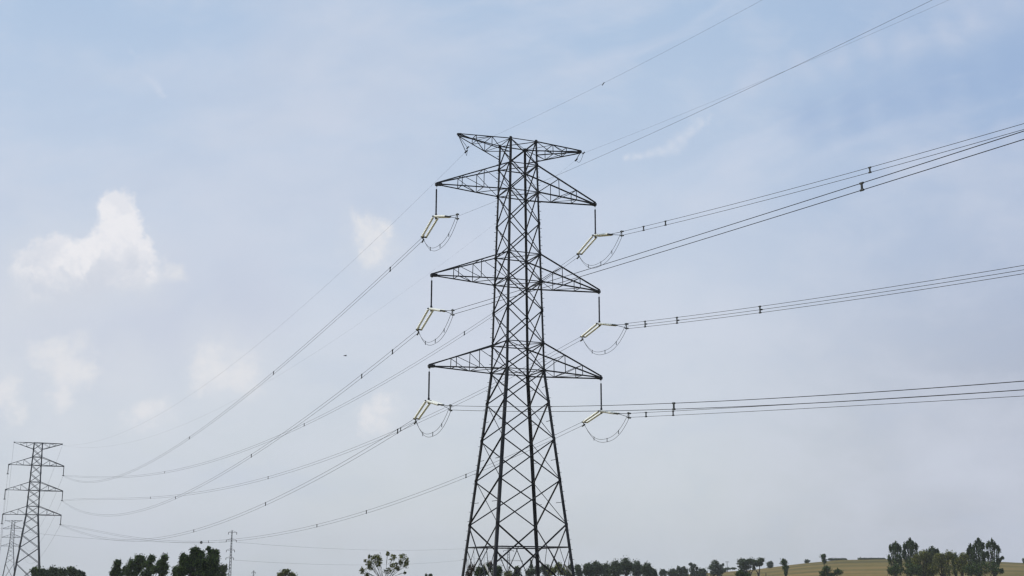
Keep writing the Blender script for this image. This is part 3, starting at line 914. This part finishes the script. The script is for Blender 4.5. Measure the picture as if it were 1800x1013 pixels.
# behind the middle pylon's legs
G2 = 'trees seen through the middle pylon\'s legs'
tree('bare_shrub', 150, [(829, 998, 8, 8), (824, 1010, 8, 8)], 'dry brown shrub behind the left leg of the middle pylon', 'brown', 0.07, 520, cat='bush', group=G2, clump=0.35, fill=0.4)
tree('broadleaf_tree', 190, [(843, 1006, 10, 11), (855, 1001, 9, 11)], 'dark tree behind the pale left brace of the middle pylon', 'dark', 0.1, 900, group=G2)
tree('broadleaf_tree', 200, [(861, 994, 6, 8), (858, 1004, 8, 8)], 'grey brown half bare tree beside the nearest leg of the middle pylon', 'brown', 0.08, 520, group=G2, clump=0.3)
tree('broadleaf_tree', 230, [(875, 1001, 9, 8), (873, 1010, 12, 8)], 'dark round tree just right of the nearest leg of the middle pylon', 'dark', 0.12, 800, group=G2)
tree('broadleaf_tree', 320, [(894, 1010, 10, 7)], 'low dull tree below the faint small pylon', 'olive', 0.14, 700, group=G2)
tree('broadleaf_tree', 330, [(909, 1003, 7, 8), (908, 1011, 8, 6)], 'egg shaped green tree alone in the middle of the pylon\'s foot', 'mid', 0.14, 900, group=G2)
tree('conifer', 420, [(934, 989, 1.8, 5), (934, 996, 3.5, 6), (933, 1006, 8, 9)], 'thin pointed conifer left of the thick right leg of the middle pylon', 'far', 0.16, 500, group=G2)
tree('broadleaf_tree', 410, [(944, 1003, 10, 9), (930, 1008, 8, 7)], 'grey green tree mass at the foot of the thick right leg', 'far', 0.18, 900, group=G2)
tree('broadleaf_tree', 420, [(958, 1000, 10, 9), (963, 1009, 10, 7)], 'grey green tree just right of the thick leg', 'far', 0.18, 900, group=G2)
tree('broadleaf_tree', 300, [(982, 996, 7, 7), (972, 1004, 9, 8), (988, 1004, 9, 8)], 'yellow green tree behind the pale right brace of the middle pylon', 'olive', 0.14, 800, group=G2)
tree('broadleaf_tree', 400, [(1003, 999, 7, 8), (1000, 1009, 9, 8)], 'mid green tree behind the outermost right leg', 'mid', 0.16, 900, group=G2)
tree('broadleaf_tree', 420, [(1016, 999, 7, 8), (1018, 1008, 9, 7)], 'first dark tree to the right of the middle pylon', 'far', 0.17, 900)
# the tree belt right of the pylon
G3 = 'belt of grey green trees right of the middle pylon'
belt = [((1034, 999, 9, 10), 'leftmost'), ((1048, 995, 11, 11), 'second from the left'), ((1066, 998, 10, 10), 'third, a little lower'), ((1082, 995, 9, 11), 'fourth, slim topped'),
        ((1100, 991, 12, 12), 'highest, in the middle'), ((1119, 996, 10, 11), 'just right of the highest'), ((1137, 999, 9, 11), 'last but one on the right'), ((1147, 1005, 5, 8), 'low one at the right end')]
for i, (b, t) in enumerate(belt):
    tree('broadleaf_tree', 440 + (i % 3) * 8, [b, (b[0] - 4, b[1] + 4, b[2] * 0.8, 9), (b[0] + 5, b[1] + 5, b[2] * 0.8, 9), (b[0] + rng.uniform(-3, 3), b[1] + 11, b[2] * 1.35, 11)], 'grey green tree in the belt right of the pylon, ' + t, 'far', 0.19, 1000, group=G3, nclump=20)
G4 = 'small trees along the hill crest'
crest = [((1165, 1004, 5, 4), 'tiny tree at the low left end of the hill'), ((1182, 1004, 7, 4.5), 'small flat tree second along the low end of the hill'),
         ((1193, 1001, 4.5, 6), 'small upright tree left of a twin one at the low end of the hill'), ((1202, 1001, 5, 6.5), 'small upright tree, right twin at the low end of the hill'),
         ((1234, 1003, 8, 5), 'low round tree between the wide topped and the big round one')]
for i, (b, t) in enumerate(crest):
    tree('broadleaf_tree', 620, [b, (b[0] + 3, b[1] + 3, b[2] * 1.1, 4.5), (b[0] - 3, b[1] + 4, b[2] * 1.0, 4)], t, 'far', 0.22, 600, group=G4, skirt=True)
tree('broadleaf_tree', 620, [(1214, 992, 4, 3), (1220, 995, 5, 4), (1216, 1001, 6, 6), (1225, 999, 3, 3)], 'wide topped dark tree at the low end of the hill', 'far', 0.2, 380, group=G4, skirt=True)
tree('broadleaf_tree', 650, [(1257, 991, 8, 7), (1252, 998, 9, 6), (1264, 997, 8, 6), (1271, 993, 2, 2)], 'big round dark tree near the left end of the hill', 'far', 0.22, 700, group=G4, skirt=True)
tree('hedge', 800, [(1280, 1000, 6, 2.2), (1290, 999.5, 6, 2.2), (1272, 1001, 6, 2.2), (1262, 1003, 7, 2.5)], 'low dark hedge right of the big round hill tree', 'far', 0.25, 450, cat='hedge', trunks=False, skirt=True)
# thin mast beyond it
mb = MB(); q = at(1278, 988, 820); g = gz(q.x, q.y); H = q.z - g
mb.tube([(0, 0, 0), (0, 0, H)], [0.25, 0.15], 6); mb.bar((-1.1, 0, H), (1.1, 0, H), 0.3, 0.45)
m_ = mb.build('post', STEEL_MID); m_.location = (q.x, q.y, g); tag(m_, 'thin post with a short crossbar on the hill crest', 'post')
tree('broadleaf_tree', 560, [(1305, 989, 11, 8), (1320, 988, 10, 7), (1310, 997, 13, 7), (1330, 990, 8, 6)], 'widest dark tree on the hill slope', 'far', 0.24, 900, group=G4, skirt=True)
tree('broadleaf_tree', 580, [(1338, 985, 7, 5), (1336, 991, 6, 5), (1325, 999, 3, 4)], 'small dark crown joined to the right of the widest hill tree', 'far', 0.22, 600, group=G4)
tree('bush', 330, [(1302, 1009, 9, 7), (1312, 1012, 7, 5)], 'dark bush at the bottom edge under the widest hill tree', 'dark', 0.14, 700, cat='bush')
tree('bush', 780, [(1354, 991, 7, 4.5)], 'low grey green bush between the widest hill tree and the narrow one', 'far', 0.25, 700, cat='bush', group=G4, skirt=True)
tree('broadleaf_tree', 480, [(1378, 988, 7, 7), (1381, 998, 6, 6), (1381, 1006, 4, 8)], 'narrow dark tree with leaves down to the ground on the open hill', 'dark', 0.17, 700, group=G4)
tree('bush', 860, [(1419, 986, 5, 3)], 'tiny round bush on the hill crest left of the lollipop tree', 'far', 0.25, 500, cat='bush', group=G4, skirt=True)
tree('broadleaf_tree', 520, [(1447, 979, 5.5, 5.5), (1449, 986, 4.5, 5)], 'small dark lollipop tree standing up above the hill crest', 'dark', 0.17, 650, group=G4, trunk_r=0.02)
tree('bush', 400, [(1453, 1001, 9, 7), (1446, 1009, 7, 6), (1472, 1006, 9, 7), (1460, 1011, 9, 5)], 'dark spreading bush at the bottom edge under the lollipop tree', 'dark', 0.15, 650, cat='bush')
for x0, x1, y, t in ((1456, 1488, 983.5, 'shorter low dark hedge on the hill crest right of the lollipop tree'), (1509, 1556, 983, 'longer low dark hedge on the hill crest left of the poplars')):
    n = int((x1 - x0) / 5)
    tree('hedge', 890, [(x0 + (x1 - x0) * (i + .5) / n, y, 4, 2.2) for i in range(n)], t, 'far', 0.28, 420, cat='hedge', group='hedges on the hill crest', trunks=False, fill=1.5)
mb = MB(); q = at(1346, 1007, 420); g = gz(q.x, q.y); H = max(1.0, q.z - g)
mb.tube([(0, 0, 0), (0.05, 0, H)], [0.14, 0.1], 6); mb.tube([(-0.25, 0, H * .8), (0.25, 0, H * .82)], 0.06, 6)
m_ = mb.build('post', BARK); m_.location = (q.x, q.y, g); tag(m_, 'short dark stub post low on the golden slope', 'post')
# poplars
G5 = 'poplar group at the right'
DP = 400
def plume(x, top, rx, bottom, tips=()):
    rx = rx * 1.12
    h = bottom - top
    out = [(x, top + h * 0.24, rx * 0.66, h * 0.22), (x + rx * 0.1, top + h * 0.48, rx * 0.95, h * 0.24), (x - rx * 0.05, top + h * 0.74, rx, h * 0.24), (x, bottom, rx * 0.9, h * 0.2)]
    for i in range(5):
        a = (i - 2) / 2
        out.append((x + a * rx * 0.75, top + 5 + abs(a) * h * 0.15 + rng.uniform(-2, 2), rx * 0.24, 7))
    for i in range(4):
        out.append((x + (1 if i % 2 else -1) * rx * rng.uniform(0.7, 0.95), top + h * rng.uniform(0.3, 0.8), rx * 0.25, 7))
    return out + list(tips)
def spindle(x, top, w, bottom, lean=0):
    out = []; y = top + w * 0.9; k = 0
    while y < bottom:
        f = min(1.0, 0.55 + 0.25 * k)
        out.append((x + lean * k, y, w * f, w * 1.15)); y += w * 1.15; k += 1
    return out
PK = dict(group=G5, upright=True, nclump=12, trunk_r=0.018, clump=0.34)
tree('poplar', DP, plume(1574, 953, 10.5, 1005), 'tall slim poplar at the left edge of the group', 'poplar', 0.17, 480, **PK)
tree('poplar', DP + 4, plume(1600, 949, 12.5, 1005), 'tallest poplar on the left side, second from the left edge', 'poplar', 0.17, 520, **PK)
tree('poplar', DP + 30, plume(1639, 960, 11, 1005), 'dark pointed tree top rising behind the middle of the poplar group', 'poplar', 0.17, 440, **PK)
BK = dict(group=G5, nclump=14)
tree('broadleaf_tree', DP - 12, [(1622, 977, 10, 10), (1611, 985, 9, 10), (1633, 982, 9, 11), (1615, 1000, 13, 15), (1630, 1002, 12, 15)], 'olive bushy tree filling the left middle of the poplar group', 'olive', 0.16, 1500, **BK)
tree('broadleaf_tree', DP - 14, [(1650, 980, 9, 9), (1668, 977, 10, 9), (1659, 984, 10, 11), (1645, 996, 11, 15), (1664, 1000, 14, 15)], 'broad olive green tree in the centre of the poplar group', 'olive', 0.16, 1500, **BK)
tree('poplar', DP + 2, plume(1679, 973, 5.5, 1006), 'small dark narrow poplar right of the olive centre tree', 'poplar', 0.16, 320, **PK)
tree('broadleaf_tree', DP - 8, [(1693, 980, 8, 10), (1687, 987, 8, 9), (1691, 998, 11, 14)], 'light green tree just left of the right hand poplars', 'olive', 0.16, 1500, **BK)
tree('poplar', DP + 3, plume(1706, 958, 6, 1005), 'narrow reddish dark poplar at the left of the right hand three', 'poplar', 0.16, 340, **PK)
tree('poplar', DP, plume(1720, 948, 10, 1005), 'tallest poplar of the right hand three', 'poplar', 0.17, 500, **PK)
tree('poplar', DP + 5, plume(1744, 949, 11, 1000, [(1757, 984, 4, 3), (1762, 981, 3, 3), (1756, 966, 3, 7)]), 'airy poplar with loose side twigs, rightmost of the group', 'poplar', 0.16, 300, **PK)
tree('bush', DP - 15, [(1566, 1004, 8, 9), (1580, 1001, 11, 13), (1596, 1000, 12, 14), (1610, 1002, 11, 13)], 'dark undergrowth at the left foot of the poplar group', 'dark', 0.15, 600, cat='bush', group=G5)
tree('bush', DP - 16, [(1702, 1002, 10, 12), (1714, 1000, 10, 14), (1730, 999, 12, 15), (1747, 1000, 11, 14), (1760, 1004, 5, 5)], 'dark undergrowth at the right foot of the poplar group', 'dark', 0.15, 600, cat='bush', group=G5)
tree('bush', 700, [(1801, 986, 4, 6)], 'tiny dark bush cut by the right edge of the picture', 'far', 0.22, 500, cat='bush')

# bare stems behind the left leg
stems = [(822, 970), (833, 962), (842, 975), (846, 984), (852, 968)]
for i, (x, y) in enumerate(stems):
    pass
base = at(838, 1000, 152); g = gz(base.x, base.y)
root = thing('bare_sapling', (base.x, base.y, g), 'clump of thin bare upright stems behind the left leg of the middle pylon', 'sapling', 0)
for x, y in stems:
    p = at(x, y, 152) - root.location
    mb = MB(); b0 = Vector((p.x * 0.7 + rng.uniform(-.05, .05), rng.uniform(-.3, .3), -0.1))
    mid = b0.lerp(p, 0.55) + Vector((rng.uniform(-.12, .12), 0, 0))
    mb.tube([b0, mid, p], [0.035, 0.025, 0.01], 6)
    for j in range(3):
        s = mid.lerp(p, 0.2 + 0.25 * j); mb.tube([s, s + Vector((rng.uniform(-.35, .35), rng.uniform(-.2, .2), rng.uniform(.2, .5)))], [0.012, 0.006], 5)
    mb.build('stem', TWIG, root)

# ------------------------------------------------------------------ haze
HAZE = 0.00012
if HAZE:
    mb = MB()
    x0, x1, y0, y1, z0, z1 = -2600, 2600, -300, 2600, -30, 70
    mb.add([(x0, y0, z0), (x1, y0, z0), (x1, y1, z0), (x0, y1, z0), (x0, y0, z1), (x1, y0, z1), (x1, y1, z1), (x0, y1, z1)],
           [(3, 2, 1, 0), (4, 5, 6, 7), (0, 1, 5, 4), (1, 2, 6, 5), (2, 3, 7, 6), (3, 0, 4, 7)])
    hm = bpy.data.materials.new("haze"); hm.use_nodes = True
    nt = hm.node_tree; nt.nodes.clear()
    pv = nt.nodes.new('ShaderNodeVolumePrincipled'); pv.inputs['Density'].default_value = HAZE
    pv.inputs['Color'].default_value = (0.95, 0.97, 1.0, 1)
    ou = nt.nodes.new('ShaderNodeOutputMaterial'); nt.links.new(pv.outputs[0], ou.inputs['Volume'])
    hz = mb.build('haze', hm); tag(hz, kind='stuff', label='thin pale summer haze over the fields', cat='haze')
